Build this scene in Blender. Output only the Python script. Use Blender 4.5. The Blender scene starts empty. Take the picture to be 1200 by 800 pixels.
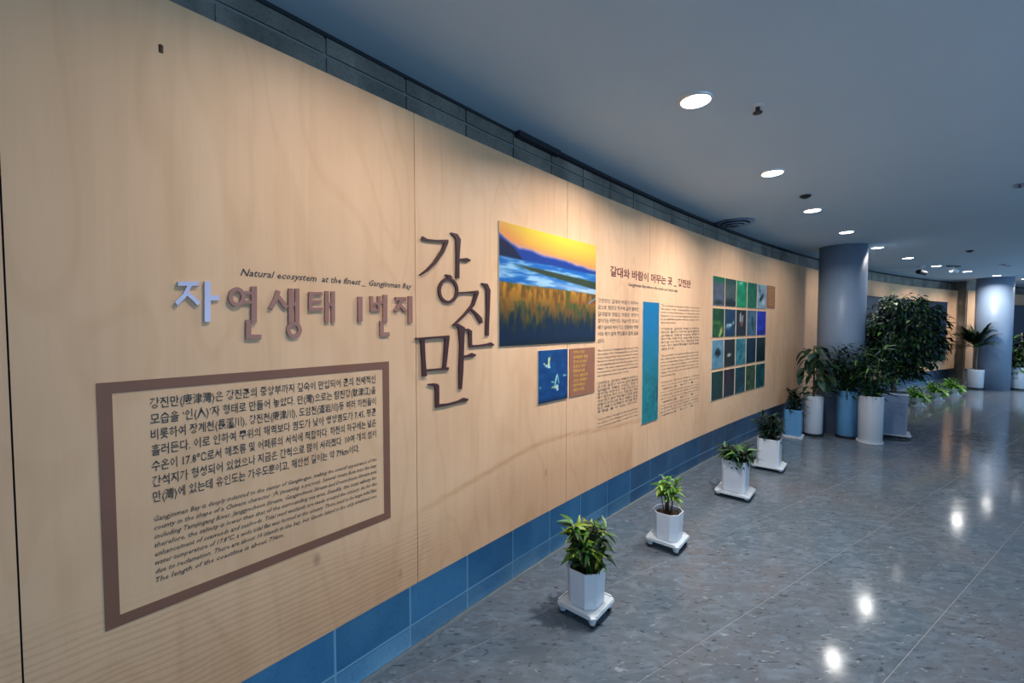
import bpy, bmesh, math, random
import numpy as np
from mathutils import Vector, Matrix
random.seed(7)
C = bpy.context.scene.collection
# ---------------------------------------------------------------- camera, world, lights, exposure
EYE, CEIL = 1.65, 2.85
cam_d = bpy.data.cameras.new('camera'); cam = bpy.data.objects.new('camera', cam_d); C.objects.link(cam)
cam_d.sensor_width = 36; cam_d.lens = 15.0; cam_d.clip_start = .05; cam_d.clip_end = 200
cam.location = (0, 0, EYE); cam.rotation_euler = (math.pi/2 - .0388, 0, 0)
bpy.context.scene.camera = cam
D0, TH0, S0, K = 1.6024, .7017, .838, .0246
def curve(s):
    """plan point and heading of the exhibition wall's wooden face at arc length s"""
    bx, by = -D0*math.cos(TH0), D0*math.sin(TH0)
    if s <= S0: return bx + s*math.sin(TH0), by + s*math.cos(TH0), TH0
    bx += S0*math.sin(TH0); by += S0*math.cos(TH0)
    th = TH0 + K*(s-S0)
    return bx + (math.cos(TH0)-math.cos(th))/K, by + (math.sin(th)-math.sin(TH0))/K, th
def P(s, d, z):
    """d = distance from the wooden face into the corridor"""
    x, y, th = curve(s)
    return Vector((x + d*math.cos(th), y - d*math.sin(th), z))
vs = bpy.context.scene.view_settings
vs.view_transform = 'Standard'; vs.look = 'None'; vs.gamma = 1; vs.use_curve_mapping = False
vs.exposure = 0.0
W = bpy.data.worlds.new('world'); bpy.context.scene.world = W; W.use_nodes = True
bg = W.node_tree.nodes['Background']; bg.inputs[0].default_value = (.33, .55, 1, 1); bg.inputs[1].default_value = .26
WINDOW_W, DOWN_W = 30, 32.0
for i in range(8):                                   # daylight through the glazing on the corridor's far side
    s = -3.5 + i*3.0
    ld = bpy.data.lights.new('window_daylight', 'AREA'); ld.shape = 'RECTANGLE'; ld.size = 2.7; ld.size_y = 2.2
    ld.energy = WINDOW_W*(1.3, 1.3, 1.05, .55, .3, .5, 1.7, 2.4)[i]; ld.color = (.42, .72, 1.0)
    lo = bpy.data.objects.new('window_daylight', ld); C.objects.link(lo)
    lo.location = P(s, 5.3, 1.3)
    th = curve(s)[2]
    lo.rotation_euler = Vector((-math.cos(th), math.sin(th), 0)).to_track_quat('-Z', 'Z').to_euler()
# ---------------------------------------------------------------- materials
def lin(c):
    return tuple(((v/255)/12.92 if v/255 <= .04045 else ((v/255+.055)/1.055)**2.4) for v in c)
def mat(name, col, rough=.5, metal=0, spec=.5, noise=0, nscale=20, bump=0, emit=None, es=0, col2=None, stretch=(1, 1, 1), coat=0):
    m = bpy.data.materials.new(name); m.use_nodes = True
    n = m.node_tree.nodes; l = m.node_tree.links; b = n['Principled BSDF']
    b.inputs['Base Color'].default_value = (*col, 1); b.inputs['Roughness'].default_value = rough
    b.inputs['Metallic'].default_value = metal; b.inputs['Specular IOR Level'].default_value = spec
    if coat: b.inputs['Coat Weight'].default_value = coat; b.inputs['Coat Roughness'].default_value = .15
    if emit: b.inputs['Emission Color'].default_value = (*emit, 1); b.inputs['Emission Strength'].default_value = es
    if noise or bump or col2:
        tc = n.new('ShaderNodeTexCoord'); mp = n.new('ShaderNodeMapping'); mp.inputs['Scale'].default_value = stretch
        nz = n.new('ShaderNodeTexNoise'); nz.inputs['Scale'].default_value = nscale; nz.inputs['Detail'].default_value = 6
        l.new(tc.outputs['Object'], mp.inputs[0]); l.new(mp.outputs[0], nz.inputs['Vector'])
        rp = n.new('ShaderNodeValToRGB'); rp.color_ramp.elements[0].position = .32; rp.color_ramp.elements[1].position = .68
        c2 = col2 or tuple(c*(1+noise) for c in col)
        rp.color_ramp.elements[0].color = (*[c*(1-noise) for c in col], 1); rp.color_ramp.elements[1].color = (*c2, 1)
        l.new(nz.outputs['Fac'], rp.inputs[0]); l.new(rp.outputs[0], b.inputs['Base Color'])
        if bump:
            bp = n.new('ShaderNodeBump'); bp.inputs['Strength'].default_value = bump; bp.inputs['Distance'].default_value = .01
            l.new(nz.outputs['Fac'], bp.inputs['Height']); l.new(bp.outputs[0], b.inputs['Normal'])
    return m
def attr_mat(name, rough=.35, spec=.4):
    m = mat(name, (.5, .5, .5), rough, spec=spec); n = m.node_tree.nodes
    a = n.new('ShaderNodeAttribute'); a.attribute_name = 'print'
    m.node_tree.links.new(a.outputs['Color'], n['Principled BSDF'].inputs['Base Color']); return m
def N(nt, t, **k):
    x = nt.nodes.new(t)
    for a, v in k.items():
        if a in ('operation', 'blend_type', 'data_type', 'noise_dimensions', 'wave_type', 'bands_direction', 'attribute_name', 'feature', 'distance'): setattr(x, a, v)
        else: x.inputs[a].default_value = v
    return x
def mixc(nt, fac, a, b, mode='MIX'):
    x = nt.nodes.new('ShaderNodeMix'); x.data_type = 'RGBA'; x.blend_type = mode
    for s, v in ((0, fac), (6, a), (7, b)):
        if isinstance(v, (int, float)): x.inputs[s].default_value = v
        elif isinstance(v, tuple): x.inputs[s].default_value = (*v, 1)
        else: nt.links.new(v, x.inputs[s])
    return x.outputs[2]
def ramp(nt, src, p0, p1, c0=(0, 0, 0), c1=(1, 1, 1)):
    r = nt.nodes.new('ShaderNodeValToRGB'); e = r.color_ramp.elements
    e[0].position = p0; e[1].position = p1; e[0].color = (*c0, 1); e[1].color = (*c1, 1)
    nt.links.new(src, r.inputs[0]); return r.outputs[0]
def wood_material():
    m = mat('birch_plywood', (.6, .45, .3), .5, spec=.25); nt = m.node_tree; L = nt.links; b = nt.nodes['Principled BSDF']
    uv = N(nt, 'ShaderNodeTexCoord')
    def mp(sc, rot=0):
        x = nt.nodes.new('ShaderNodeMapping'); x.inputs['Scale'].default_value = sc; x.inputs['Rotation'].default_value = (0, 0, rot)
        L.new(uv.outputs['UV'], x.inputs[0]); return x.outputs[0]
    def nz(vec, sc, det=4, dist=0):
        x = N(nt, 'ShaderNodeTexNoise', Scale=sc, Detail=det, Distortion=dist); L.new(vec, x.inputs['Vector']); return x.outputs['Fac']
    big = nz(mp((1, .5, 1)), 1.7, 3, .8); streak = nz(mp((17, .7, 1)), 1.0, 4, .8); fine = nz(mp((110, 4, 1)), 1.0, 3)
    fm = N(nt, 'ShaderNodeMath', operation='MULTIPLY'); fm.inputs[1].default_value = 62; L.new(nz(mp((1.5, .42, 1)), 1.5, 2, .3), fm.inputs[0])
    fs = N(nt, 'ShaderNodeMath', operation='SINE'); L.new(fm.outputs[0], fs.inputs[0])
    c = mixc(nt, ramp(nt, big, .35, .68), lin((232, 186, 146)), lin((219, 172, 134)))
    c = mixc(nt, ramp(nt, streak, .42, .72), c, mixc(nt, 1.0, c, (.95, .93, .905), 'MULTIPLY'))
    c = mixc(nt, ramp(nt, fs.outputs[0], .55, 1.0), c, mixc(nt, .55, c, (.93, .895, .86), 'MULTIPLY'))
    c = mixc(nt, ramp(nt, fine, .50, .80), c, mixc(nt, .8, c, (.965, .96, .95), 'MULTIPLY'))
    kn = N(nt, 'ShaderNodeTexVoronoi', Scale=1.0, feature='F1'); L.new(mp((2.6, 1.5, 1)), kn.inputs['Vector'])
    c = mixc(nt, ramp(nt, kn.outputs['Distance'], .015, .05, (.6, .6, .6), (0, 0, 0)), c, lin((140, 105, 85)))
    # printed tidal flat: fine ridges below a brown crest, faded on the sheet by the vertex mask
    at = N(nt, 'ShaderNodeAttribute', attribute_name='print')
    sx = nt.nodes.new('ShaderNodeSeparateColor'); L.new(at.outputs['Color'], sx.inputs[0])
    wv = N(nt, 'ShaderNodeTexWave', Scale=13.0, Distortion=7.0, Detail=4.0, bands_direction='Y'); wv.inputs['Detail Scale'].default_value = .9
    L.new(mp((.32, 1.15, 1), .10), wv.inputs['Vector'])
    mm = N(nt, 'ShaderNodeMath', operation='MULTIPLY'); L.new(ramp(nt, wv.outputs['Fac'], .5, .9), mm.inputs[0]); L.new(sx.outputs[0], mm.inputs[1])
    c = mixc(nt, mm.outputs[0], c, mixc(nt, .36, c, (.74, .66, .60), 'MULTIPLY'))
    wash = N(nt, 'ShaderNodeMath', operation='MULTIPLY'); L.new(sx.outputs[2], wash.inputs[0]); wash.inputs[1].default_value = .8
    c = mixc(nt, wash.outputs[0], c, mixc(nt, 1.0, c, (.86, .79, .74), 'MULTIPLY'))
    c = mixc(nt, sx.outputs[1], c, mixc(nt, .85, c, (.72, .58, .42), 'MULTIPLY'))
    L.new(c, b.inputs['Base Color']); return m
def stone_material(name, a, b_, dark, seam):
    m = mat(name, a, .55, spec=.4); nt = m.node_tree; L = nt.links; b = nt.nodes['Principled BSDF']
    tc = N(nt, 'ShaderNodeTexCoord'); n1 = N(nt, 'ShaderNodeTexNoise', Scale=3.0, Detail=6.0, Distortion=.6); n2 = N(nt, 'ShaderNodeTexNoise', Scale=70.0, Detail=3.0)
    L.new(tc.outputs['Object'], n1.inputs['Vector']); L.new(tc.outputs['Object'], n2.inputs['Vector'])
    c = mixc(nt, ramp(nt, n1.outputs['Fac'], .35, .68), a, b_)
    c = mixc(nt, ramp(nt, n2.outputs['Fac'], .50, .70), c, mixc(nt, .5, c, dark, 'MULTIPLY'))
    oi = N(nt, 'ShaderNodeObjectInfo'); r = ramp(nt, oi.outputs['Random'], 0, 1, (.86, .86, .86), (1.1, 1.1, 1.1))
    c = mixc(nt, 1.0, c, r, 'MULTIPLY')
    L.new(c, b.inputs['Base Color'])
    bp = N(nt, 'ShaderNodeBump', Strength=.35, Distance=.004); L.new(n2.outputs['Fac'], bp.inputs['Height']); L.new(bp.outputs[0], b.inputs['Normal'])
    return m
def floor_material():
    m = mat('polished_stone_tile', (.2, .2, .2), .13, spec=.22); nt = m.node_tree; L = nt.links; b = nt.nodes['Principled BSDF']
    tc = N(nt, 'ShaderNodeTexCoord')
    def nz(sc, det, dist, stretch=(1, 1, 1), rot=0):
        mp = nt.nodes.new('ShaderNodeMapping'); mp.inputs['Scale'].default_value = stretch; mp.inputs['Rotation'].default_value = (0, 0, rot)
        ge = N(nt, 'ShaderNodeNewGeometry'); L.new(ge.outputs['Position'], mp.inputs[0])
        x = N(nt, 'ShaderNodeTexNoise', Scale=sc, Detail=det, Distortion=dist); L.new(mp.outputs[0], x.inputs['Vector']); return x.outputs['Fac']
    big = nz(1.1, 4, .5); cloud = nz(7, 6, 1.2, (1, 2.2, 1), .3); fleck = nz(30, 3, .8, (.6, 1.8, 1), .3); lt = nz(24, 3, 1.0, (.7, 2.0, 1), -.2)
    c = mixc(nt, ramp(nt, big, .38, .66), lin((88, 101, 112)), lin((102, 104, 110)))
    c = mixc(nt, ramp(nt, cloud, .45, .68), c, lin((108, 118, 130)))
    c = mixc(nt, ramp(nt, fleck, .60, .70, (0, 0, 0), (.8, .8, .8)), c, lin((54, 60, 68)))
    c = mixc(nt, ramp(nt, lt, .64, .72, (0, 0, 0), (.7, .7, .7)), c, lin((150, 158, 166)))
    oi = N(nt, 'ShaderNodeObjectInfo'); c = mixc(nt, 1.0, c, ramp(nt, oi.outputs['Random'], 0, 1, (.95, .95, .95), (1.04, 1.04, 1.04)), 'MULTIPLY')
    L.new(c, b.inputs['Base Color'])
    rr = ramp(nt, cloud, .3, .7, (.08, .08, .08), (.15, .15, .15)); L.new(rr, b.inputs['Roughness'])
    return m
M = dict(
    wood=wood_material(),
    block=stone_material('grey_stone_block', lin((108, 106, 100)), lin((154, 148, 138)), (.5, .5, .5), 0),
    blue_block=stone_material('blue_painted_block', lin((62, 124, 166)), lin((88, 148, 184)), (.7, .75, .8), 0),
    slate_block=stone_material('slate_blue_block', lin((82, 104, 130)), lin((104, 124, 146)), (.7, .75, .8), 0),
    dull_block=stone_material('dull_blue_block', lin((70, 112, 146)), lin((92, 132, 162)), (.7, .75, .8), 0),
    scuffed_block=stone_material('scuffed_blue_block', lin((94, 146, 180)), lin((126, 170, 196)), (.6, .7, .8), 0),
    blue_joint=mat('blue_joint', lin((150, 190, 212)), .7),
    joint=mat('pale_joint', lin((128, 132, 134)), .8),
    floor=floor_material(), grout=mat('floor_grout', lin((150, 150, 152)), .6),
    ceil=mat('ceiling_paint', lin((184, 206, 222)), .75, noise=.02, nscale=2),
    shadow=mat('dark_trim', (.015, .018, .025), .6),
    column=mat('column_paint', lin((130, 147, 170)), .42, noise=.03, nscale=3, spec=.45),
    pot=mat('white_glazed_plastic', lin((214, 218, 226)), .28, noise=.015, nscale=8, spec=.5),
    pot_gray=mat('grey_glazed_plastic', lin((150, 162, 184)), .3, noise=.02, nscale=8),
    pot_blue_shade=mat('blue_shaded_plastic', lin((96, 152, 196)), .3, noise=.03, nscale=6),  # blue shade by the wall and column put into the pot colour
    deck=mat('white_dolly_plastic', lin((205, 212, 218)), .4, noise=.02), wheel=mat('dark_wheel_rubber', (.03, .035, .045), .6, noise=.1),
    soil=mat('potting_soil', (.045, .028, .02), .95, noise=.5, nscale=90, bump=.8),
    bark=mat('pale_bark', lin((132, 112, 92)), .8, noise=.25, nscale=30, bump=.5), dbark=mat('dark_stem', lin((88, 62, 48)), .7, noise=.25, nscale=40, bump=.3),
    gstem=mat('green_stem', lin((70, 100, 44)), .6, noise=.1),
    leaf_y=mat('yellow_green_leaf', lin((96, 134, 30)), .4, noise=.2, nscale=9, col2=lin((160, 172, 52))),
    leaf_g=mat('mid_green_leaf', lin((44, 92, 36)), .4, noise=.2, nscale=8, col2=lin((84, 132, 48))),
    leaf_b=mat('bright_green_leaf', lin((78, 150, 30)), .4, noise=.15, nscale=10, col2=lin((140, 196, 62))),
    leaf_d=mat('dark_green_leaf', lin((14, 36, 22)), .5, noise=.2, nscale=7, col2=lin((30, 58, 32)), spec=.3),
    leaf_t=mat('bluish_green_leaf', lin((16, 46, 42)), .5, noise=.2, nscale=7, col2=lin((30, 72, 62)), spec=.3),
    black=mat('black_plastic', (.012, .014, .02), .4), white=mat('white_enamel', lin((225, 228, 232)), .4, noise=.01),
    lamp=mat('lamp_diffuser', (1, 1, 1), .5, emit=(.92, .96, 1.0), es=14), chrome=mat('brushed_trim_ring', (.7, .72, .75), .35, metal=.6, noise=.03),
    ink=mat('black_ink', lin((62, 54, 52)), .6, noise=.05), fine_ink=mat('grey_brown_ink', lin((104, 88, 78)), .6, noise=.05), brown_ink=mat('brown_ink', lin((128, 84, 64)), .55, noise=.06, nscale=6),
    red_ink=mat('dark_red_ink', lin((110, 50, 44)), .6, noise=.05), gold_ink=mat('gold_ink', lin((226, 168, 70)), .6, noise=.05),
    calli=mat('dark_brown_lacquer', lin((72, 40, 38)), .4, noise=.15, nscale=7, spec=.4),
    head=mat('mauve_metal', lin((160, 110, 96)), .38, metal=.2, noise=.08, nscale=9), head_reflect=mat('window_reflect_metal', lin((196, 186, 206)), .3, metal=.35, noise=.05, nscale=9),  # the first letter's lavender is the window's reflection put into its colour
    photo=attr_mat('photo_print'), brown_card=mat('brown_card', lin((150, 96, 72)), .5, noise=.05, nscale=10),
    navy=mat('dark_navy_board', lin((16, 30, 52)), .3, noise=.4, nscale=3), card=mat('white_card_edge', lin((214, 210, 200)), .5),
    glass=mat('dark_glass', (.02, .02, .03), .1))
# ---------------------------------------------------------------- mesh helpers
def link(name, me, m, parent=None, loc=None):
    if m and not me.materials: me.materials.append(m)
    o = bpy.data.objects.new(name, me); C.objects.link(o)
    if parent: o.parent = parent
    if loc is not None: o.location = loc
    return o
def mesh(name, V, F, smooth=False):
    me = bpy.data.meshes.new(name); me.from_pydata([tuple(v) for v in V], [], F); me.update()
    if smooth: me.polygons.foreach_set('use_smooth', [True]*len(me.polygons))
    return me
def tag(o, label=None, cat=None, group=None, kind=None):
    for k, v in (('label', label), ('category', cat), ('group', group), ('kind', kind)):
        if v: o[k] = v
    return o
def empty(name, loc, rz=0):
    o = bpy.data.objects.new(name, None); C.objects.link(o); o.location = loc; o.rotation_euler = (0, 0, rz); o.empty_display_size = .1; return o
class MB:
    def __init__(s): s.V = []; s.F = []
    def add(s, V, F, mt=None):
        b = len(s.V); s.V += [mt @ Vector(v) if mt else Vector(v) for v in V]; s.F += [tuple(b+i for i in f) for f in F]; return s
    def box(s, c, d, mt=None):
        x, y, z = c; a, b, h = d[0]/2, d[1]/2, d[2]/2
        V = [(x+i*a, y+j*b, z+k*h) for k in (-1, 1) for j in (-1, 1) for i in (-1, 1)]
        return s.add(V, [(0, 2, 3, 1), (4, 5, 7, 6), (0, 1, 5, 4), (2, 6, 7, 3), (0, 4, 6, 2), (1, 3, 7, 5)], mt)
    def tube(s, pts, rs, n=8, cap=True):
        pts = [Vector(p) for p in pts]; R = []
        for i, p in enumerate(pts):
            t = (pts[min(i+1, len(pts)-1)] - pts[max(i-1, 0)]).normalized()
            a = t.orthogonal().normalized() if i == 0 else (R[-1][0] - t*R[-1][0].dot(t)).normalized(); R.append((a, t.cross(a)))
        b = len(s.V)
        for p, (a, c), r in zip(pts, R, rs):
            for j in range(n):
                w = 2*math.pi*j/n; s.V.append(p + a*math.cos(w)*r + c*math.sin(w)*r)
        for i in range(len(pts)-1):
            for j in range(n):
                k = (j+1) % n; s.F.append((b+i*n+j, b+i*n+k, b+(i+1)*n+k, b+(i+1)*n+j))
        if cap: s.F.append(tuple(b+j for j in reversed(range(n)))); s.F.append(tuple(b+(len(pts)-1)*n+j for j in range(n)))
        return s
    def lathe(s, prof, shape, cap=True):
        """prof = [(scale, z)], shape = list of unit plan points"""
        b = len(s.V); n = len(shape)
        for r, z in prof:
            for (x, y) in shape: s.V.append(Vector((x*r, y*r, z)))
        for i in range(len(prof)-1):
            for j in range(n):
                k = (j+1) % n; s.F.append((b+i*n+j, b+i*n+k, b+(i+1)*n+k, b+(i+1)*n+j))
        if cap: s.F.append(tuple(b+j for j in reversed(range(n)))); s.F.append(tuple(b+(len(prof)-1)*n+j for j in range(n)))
        return s
    def build(s, name, m, parent=None, smooth=False, loc=None):
        return link(name, mesh(name, s.V, s.F, smooth), m, parent, loc)
def circle(n): return [(math.cos(2*math.pi*i/n), math.sin(2*math.pi*i/n)) for i in range(n)]
def octagon(c=.34):
    return [(1, -1+c), (1, 1-c), (1-c, 1), (-1+c, 1), (-1, 1-c), (-1, -1+c), (-1+c, -1), (1-c, -1)]
def srange(a, b, step):
    n = max(1, int(math.ceil((b-a)/step))); return [a + (b-a)*i/n for i in range(n+1)]
def strip_box(name, ss, d0, d1, z0, z1, m, parent=None):
    """solid that follows the wall: arc lengths ss, from depth d0 to d1 (d1 nearer the corridor), z0 to z1"""
    V = []; F = []
    for s in ss: V += [P(s, d0, z0), P(s, d1, z0), P(s, d1, z1), P(s, d0, z1)]
    for i in range(len(ss)-1):
        a = i*4; b = a+4
        for j in range(4): k = (j+1) % 4; F.append((a+j, b+j, b+k, a+k))
    F.append((0, 1, 2, 3)); e = (len(ss)-1)*4; F.append((e+3, e+2, e+1, e))
    F = [f[::-1] for f in F]
    return link(name, mesh(name, V, F), m, parent)
# ---------------------------------------------------------------- the setting
SA, SB = -3.0, 24.5
SS = srange(SA, SB, .4)
wall = strip_box('wall_left', SS, -.42, -.16, -.02, CEIL, M['joint']); tag(wall, kind='structure')
base = strip_box('floor', SS, -.42, 6.2, -.12, -.0012, M['grout']); tag(base, kind='structure')
ceil = strip_box('ceiling', SS, -.42, 6.2, CEIL, CEIL+.12, M['ceil']); tag(ceil, kind='structure')
t = strip_box('shadow_gap_trim_1', srange(SA, 2.07, .3), -.16, -.143, CEIL-.016, CEIL, M['shadow']); tag(t, kind='structure')  # dark strips stand in for the shadow gap along the ceiling
t = strip_box('shadow_gap_trim_2', srange(2.07, 2.50, .2), -.16, -.105, CEIL-.034, CEIL, M['shadow']); tag(t, kind='structure')
t = strip_box('shadow_gap_trim_3', srange(2.50, SB, .4), -.16, -.115, CEIL-.024, CEIL, M['shadow']); tag(t, kind='structure')
t = strip_box('baseboard_left', SS, -.16, -.137, -.004, .016, M['joint']); tag(t, kind='structure')
# blocks: stack bond, only the courses that show above and below the cladding
BL = .392
k0 = .0975 - BL*9
nb = int((SB - k0)/BL)
for i in range(nb):
    a = k0 + i*BL + .006; b = a + BL - .012
    if a < SA: continue
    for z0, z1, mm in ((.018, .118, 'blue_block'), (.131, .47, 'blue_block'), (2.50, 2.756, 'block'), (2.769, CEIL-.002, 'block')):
        if mm == 'blue_block': mm = 'slate_block' if a > 5.0 else 'dull_block' if a > 3.3 else ('scuffed_block' if z0 < .1 else mm)  # base blocks turn duller, greyer blue farther along the wall
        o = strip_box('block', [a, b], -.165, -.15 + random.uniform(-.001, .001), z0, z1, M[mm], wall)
jl = strip_box('mortar_bed', SS, -.162, -.153, .0, .43, M['blue_joint'], wall)
# floor tiles, 0.6 m, laid diagonally to the wall
T = Vector((math.sin(math.radians(58)), math.cos(math.radians(58)), 0)); NN = Vector((math.cos(math.radians(58)), -math.sin(math.radians(58)), 0))
def nearest_d(p):
    """signed distance from the wooden face and arc length"""
    best = None
    for s in SSF:
        x, y, th = curve(s); dx, dy = p.x-x, p.y-y
        if abs(dx*math.sin(th)+dy*math.cos(th)) < .26: 
            d = dx*math.cos(th) - dy*math.sin(th)
            if best is None or abs(d) < abs(best[0]): best = (d, s)
    return best
SSF = srange(SA+.3, SB-.3, .5)
h = .3 - .0016
tile_me = mesh('tile', MB().box((0, 0, -.002), (.5998, .5965, .004)).V, MB().box((0, 0, 0), (1, 1, 1)).F); tile_me.materials.append(M['floor'])
cells = []
for i in range(-12, 30):
    for j in range(-14, 46):
        p = NN*(-1.91 + .3 + .6*i) + T*(.6*j + .22)
        q = nearest_d(p)
        if q is None or not (-.5 < q[0] < 5.9): continue
        ty = p.y*math.cos(.0388) + EYE*math.sin(.0388)
        vis = p.y > .5 and abs(p.x/p.y) < 1.30 and (EYE/max(p.y, .1)) < .98
        cells.append((0 if vis else 1, p.length, p))
cells.sort(key=lambda c: (c[0], c[1]))
rot = math.atan2(T.y, T.x)
rest = MB()
for n_, (v, _, p) in enumerate(cells):
    if n_ < 290 and v == 0:
        o = bpy.data.objects.new('tile', tile_me); C.objects.link(o); o.location = p; o.rotation_euler = (0, 0, rot); o.parent = base
    else: rest.box((0, 0, -.002), (.5998, .5965, .004), Matrix.Translation(p) @ Matrix.Rotation(rot, 4, 'Z'))
o = rest.build('tile_field', M['floor'], base); o['kind'] = 'stuff'
# plywood sheets
CREST = [(1.055, .754), (1.265, .78), (1.717, .848), (1.95, .885), (2.182, .910), (2.415, .904), (2.84, .861), (3.476, .828)]
cs_, cz_ = [c[0] for c in CREST], [c[1] for c in CREST]
def print_mask(s, z):
    cz = float(np.interp(s, cs_, cz_))
    if s < 1.055: top = .93 - max(0, s)*.17 if s > 0 else .95
    else: top = cz
    r = max(0, min(1, (top - z)/.10)) * (1 if s < 3.2 else max(0, 1-(s-3.2)/.6))
    if s > 1.3: r *= .30
    g = math.exp(-((z-cz)/.013)**2)*.75 if 1.0 < s < 3.5 else 0
    g *= min(1, (s-1.0)/.5) if s < 1.5 else 1
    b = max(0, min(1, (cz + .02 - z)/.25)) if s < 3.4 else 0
    return (r, g, b, 1)
def panel(a, b, z0, z1, fine):
    ss = srange(a, b, .05 if fine else .2)
    zz = [z0] + ([z0 + .02*k for k in range(1, 27)] if fine else []) + srange(z0+.55, z1, .12)
    V = []; UV = []
    for s in ss:
        for z in zz: V.append(P(s, 0, z)); UV.append((s, z))
    nz = len(zz); F = [(i*nz+j, (i+1)*nz+j, (i+1)*nz+j+1, i*nz+j+1) for i in range(len(ss)-1) for j in range(nz-1)]
    nf = len(V)
    for s in ss:
        for z in zz: V.append(P(s, -.03, z)); UV.append((s+.5, z))
    F += [(nf+i*nz+j+1, nf+(i+1)*nz+j+1, nf+(i+1)*nz+j, nf+i*nz+j) for i in range(len(ss)-1) for j in range(nz-1)]
    for i in range(len(ss)-1):
        F.append((i*nz, nf+i*nz, nf+(i+1)*nz, (i+1)*nz)); e = nz-1
        F.append((i*nz+e, (i+1)*nz+e, nf+(i+1)*nz+e, nf+i*nz+e))
    for j in range(nz-1):
        F.append((j, j+1, nf+j+1, nf+j)); q = (len(ss)-1)*nz
        F.append((q+j, nf+q+j, nf+q+j+1, q+j+1))
    me = mesh('wood_panel', V, F)
    ul = me.uv_layers.new(name='UVMap')
    for lp in me.loops: ul.data[lp.index].uv = UV[lp.vertex_index]
    ca = me.color_attributes.new('print', 'FLOAT_COLOR', 'POINT')
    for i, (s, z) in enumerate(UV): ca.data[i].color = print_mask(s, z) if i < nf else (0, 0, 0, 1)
    return link('wood_panel', me, M['wood'], wall)
edges = [-2.42, -1.21, 0, 1.21, 2.43]
while edges[-1] < 24: edges.append(edges[-1] + 1.215)
for i in range(len(edges)-1):
    a, b = edges[i]+.0018, edges[i+1]-.0018
    if 17.3 < a < 18.2: continue
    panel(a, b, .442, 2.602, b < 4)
for s in edges[1:-1]: strip_box('batten', [s-.04, s+.04], -.15, -.031, .50, 2.52, M['shadow'], wall)
# projecting pier past the long board
pr = strip_box('pier', [17.55, 18.35], -.16, .16, 0, CEIL, M['block'], wall)
panel2 = strip_box('wood_panel', [17.6, 18.3], .161, .18, .44, 2.60, M['wood'], wall)
# outer side of the corridor: low sill, head beam and mullions of the glazing (beside the frame)
o = strip_box('wall_right', SS, 5.45, 5.75, 0, .12, M['column']); tag(o, kind='structure')
gl = strip_box('window_1', SS, 5.5, 5.7, CEIL-.25, CEIL, M['column']); tag(gl, kind='structure')
for i in range(18):
    strip_box('mullion', [-2.8+i*1.5, -2.74+i*1.5], 5.52, 5.68, .12, CEIL-.25, M['shadow'], gl)
# two round columns
def column(x, y, r, label):
    o = MB().lathe([(r, 0), (r, CEIL)], circle(64)).build('column', M['column'], None, True, (x, y, 0)); tag(o, kind='structure'); o['label'] = label
    for p in o.data.polygons:
        if len(p.vertices) > 4: p.use_smooth = False
column(5.10, 6.62, .30, 'round grey column rising behind the tall white planters')
column(12.40, 11.0, .335, 'second round grey column, beside the palm and far planters')
# ---------------------------------------------------------------- ceiling fittings
LT = [(-.1, 1.235), (.98, 2.326), (2.051, 3.411), (3.141, 4.511), (4.315, 5.555), (5.66, 6.66), (7.09, 7.693), (8.62, 8.72), (10.188, 9.60), (11.742, 10.391), (13.3, 11.10)]
ordn = ['', 'recessed round downlight nearest the camera, largest in the row', 'second recessed downlight from the front of the row', 'third recessed downlight, ahead of the first column', 'fourth recessed downlight, close to the top of the first column', 'fifth recessed downlight, just past the first column', 'sixth recessed downlight, between the two columns', 'seventh recessed downlight, beside the dark ceiling camera', 'eighth recessed downlight, past the ceiling camera', 'ninth recessed downlight, at the top of the second column', 'farthest recessed downlight, at the right past the second column']
for (x, y), lb in zip(LT, ordn):
    ld = bpy.data.lights.new('downlight_beam', 'AREA'); ld.shape = 'DISK'; ld.size = .13; ld.energy = DOWN_W*(.35 if not lb else 1 if y < 4 else .55 if y < 5 else (.30 if y < 7 else .24) if y < 9.2 else .9); ld.color = (1, .97, .925); ld.spread = math.radians(150)
    lo = bpy.data.objects.new('downlight_beam', ld); C.objects.link(lo); lo.location = (x, y, CEIL-.014)
    if not lb: continue
    e = empty('downlight', (x, y, CEIL)); tag(e, lb, 'ceiling light', 'recessed downlights along the curved ceiling')
    lo.parent = e; lo.location = (0, 0, -.014)
    MB().lathe([(.070, -.001), (.076, -.011), (.083, -.009), (.086, 0)], circle(32), False).build('trim_ring', M['chrome'], e, True)
    MB().lathe([(.071, -.010), (.071, -.004)], circle(32)).build('diffuser', M['lamp'], e)
e = empty('sprinkler', (1.348, 2.388, CEIL)); tag(e, 'small white pendent sprinkler with a dark head beside the nearest downlight', 'sprinkler')
MB().lathe([(.030, 0), (.028, -.004), (.015, -.006)], circle(20)).build('escutcheon', M['white'], e)
MB().tube([(0, 0, -.010), (0, 0, -.035)], [.012, .010], 10).build('frame', M['black'], e)
MB().lathe([(.024, -.035), (.024, -.040)], circle(12)).build('deflector', M['black'], e)
e = empty('ceiling_diffuser', (2.60, 5.03, CEIL)); tag(e, 'round grey air diffuser set close to the block wall', 'air vent')
for r, z in ((.20, -.015), (.14, -.03), (.085, -.045)):
    MB().lathe([(r-.05, 0), (r, z), (r+.004, z-.004), (r-.045, z)], circle(32), False).build('cone_ring', M['column'], e, True)
MB().lathe([(.055, -.045), (.03, -.052)], circle(24)).build('centre_cap', M['black'], e)
MB().lathe([(.16, -.001), (.16, -.004)], circle(24)).build('throat', M['black'], e)
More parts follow.
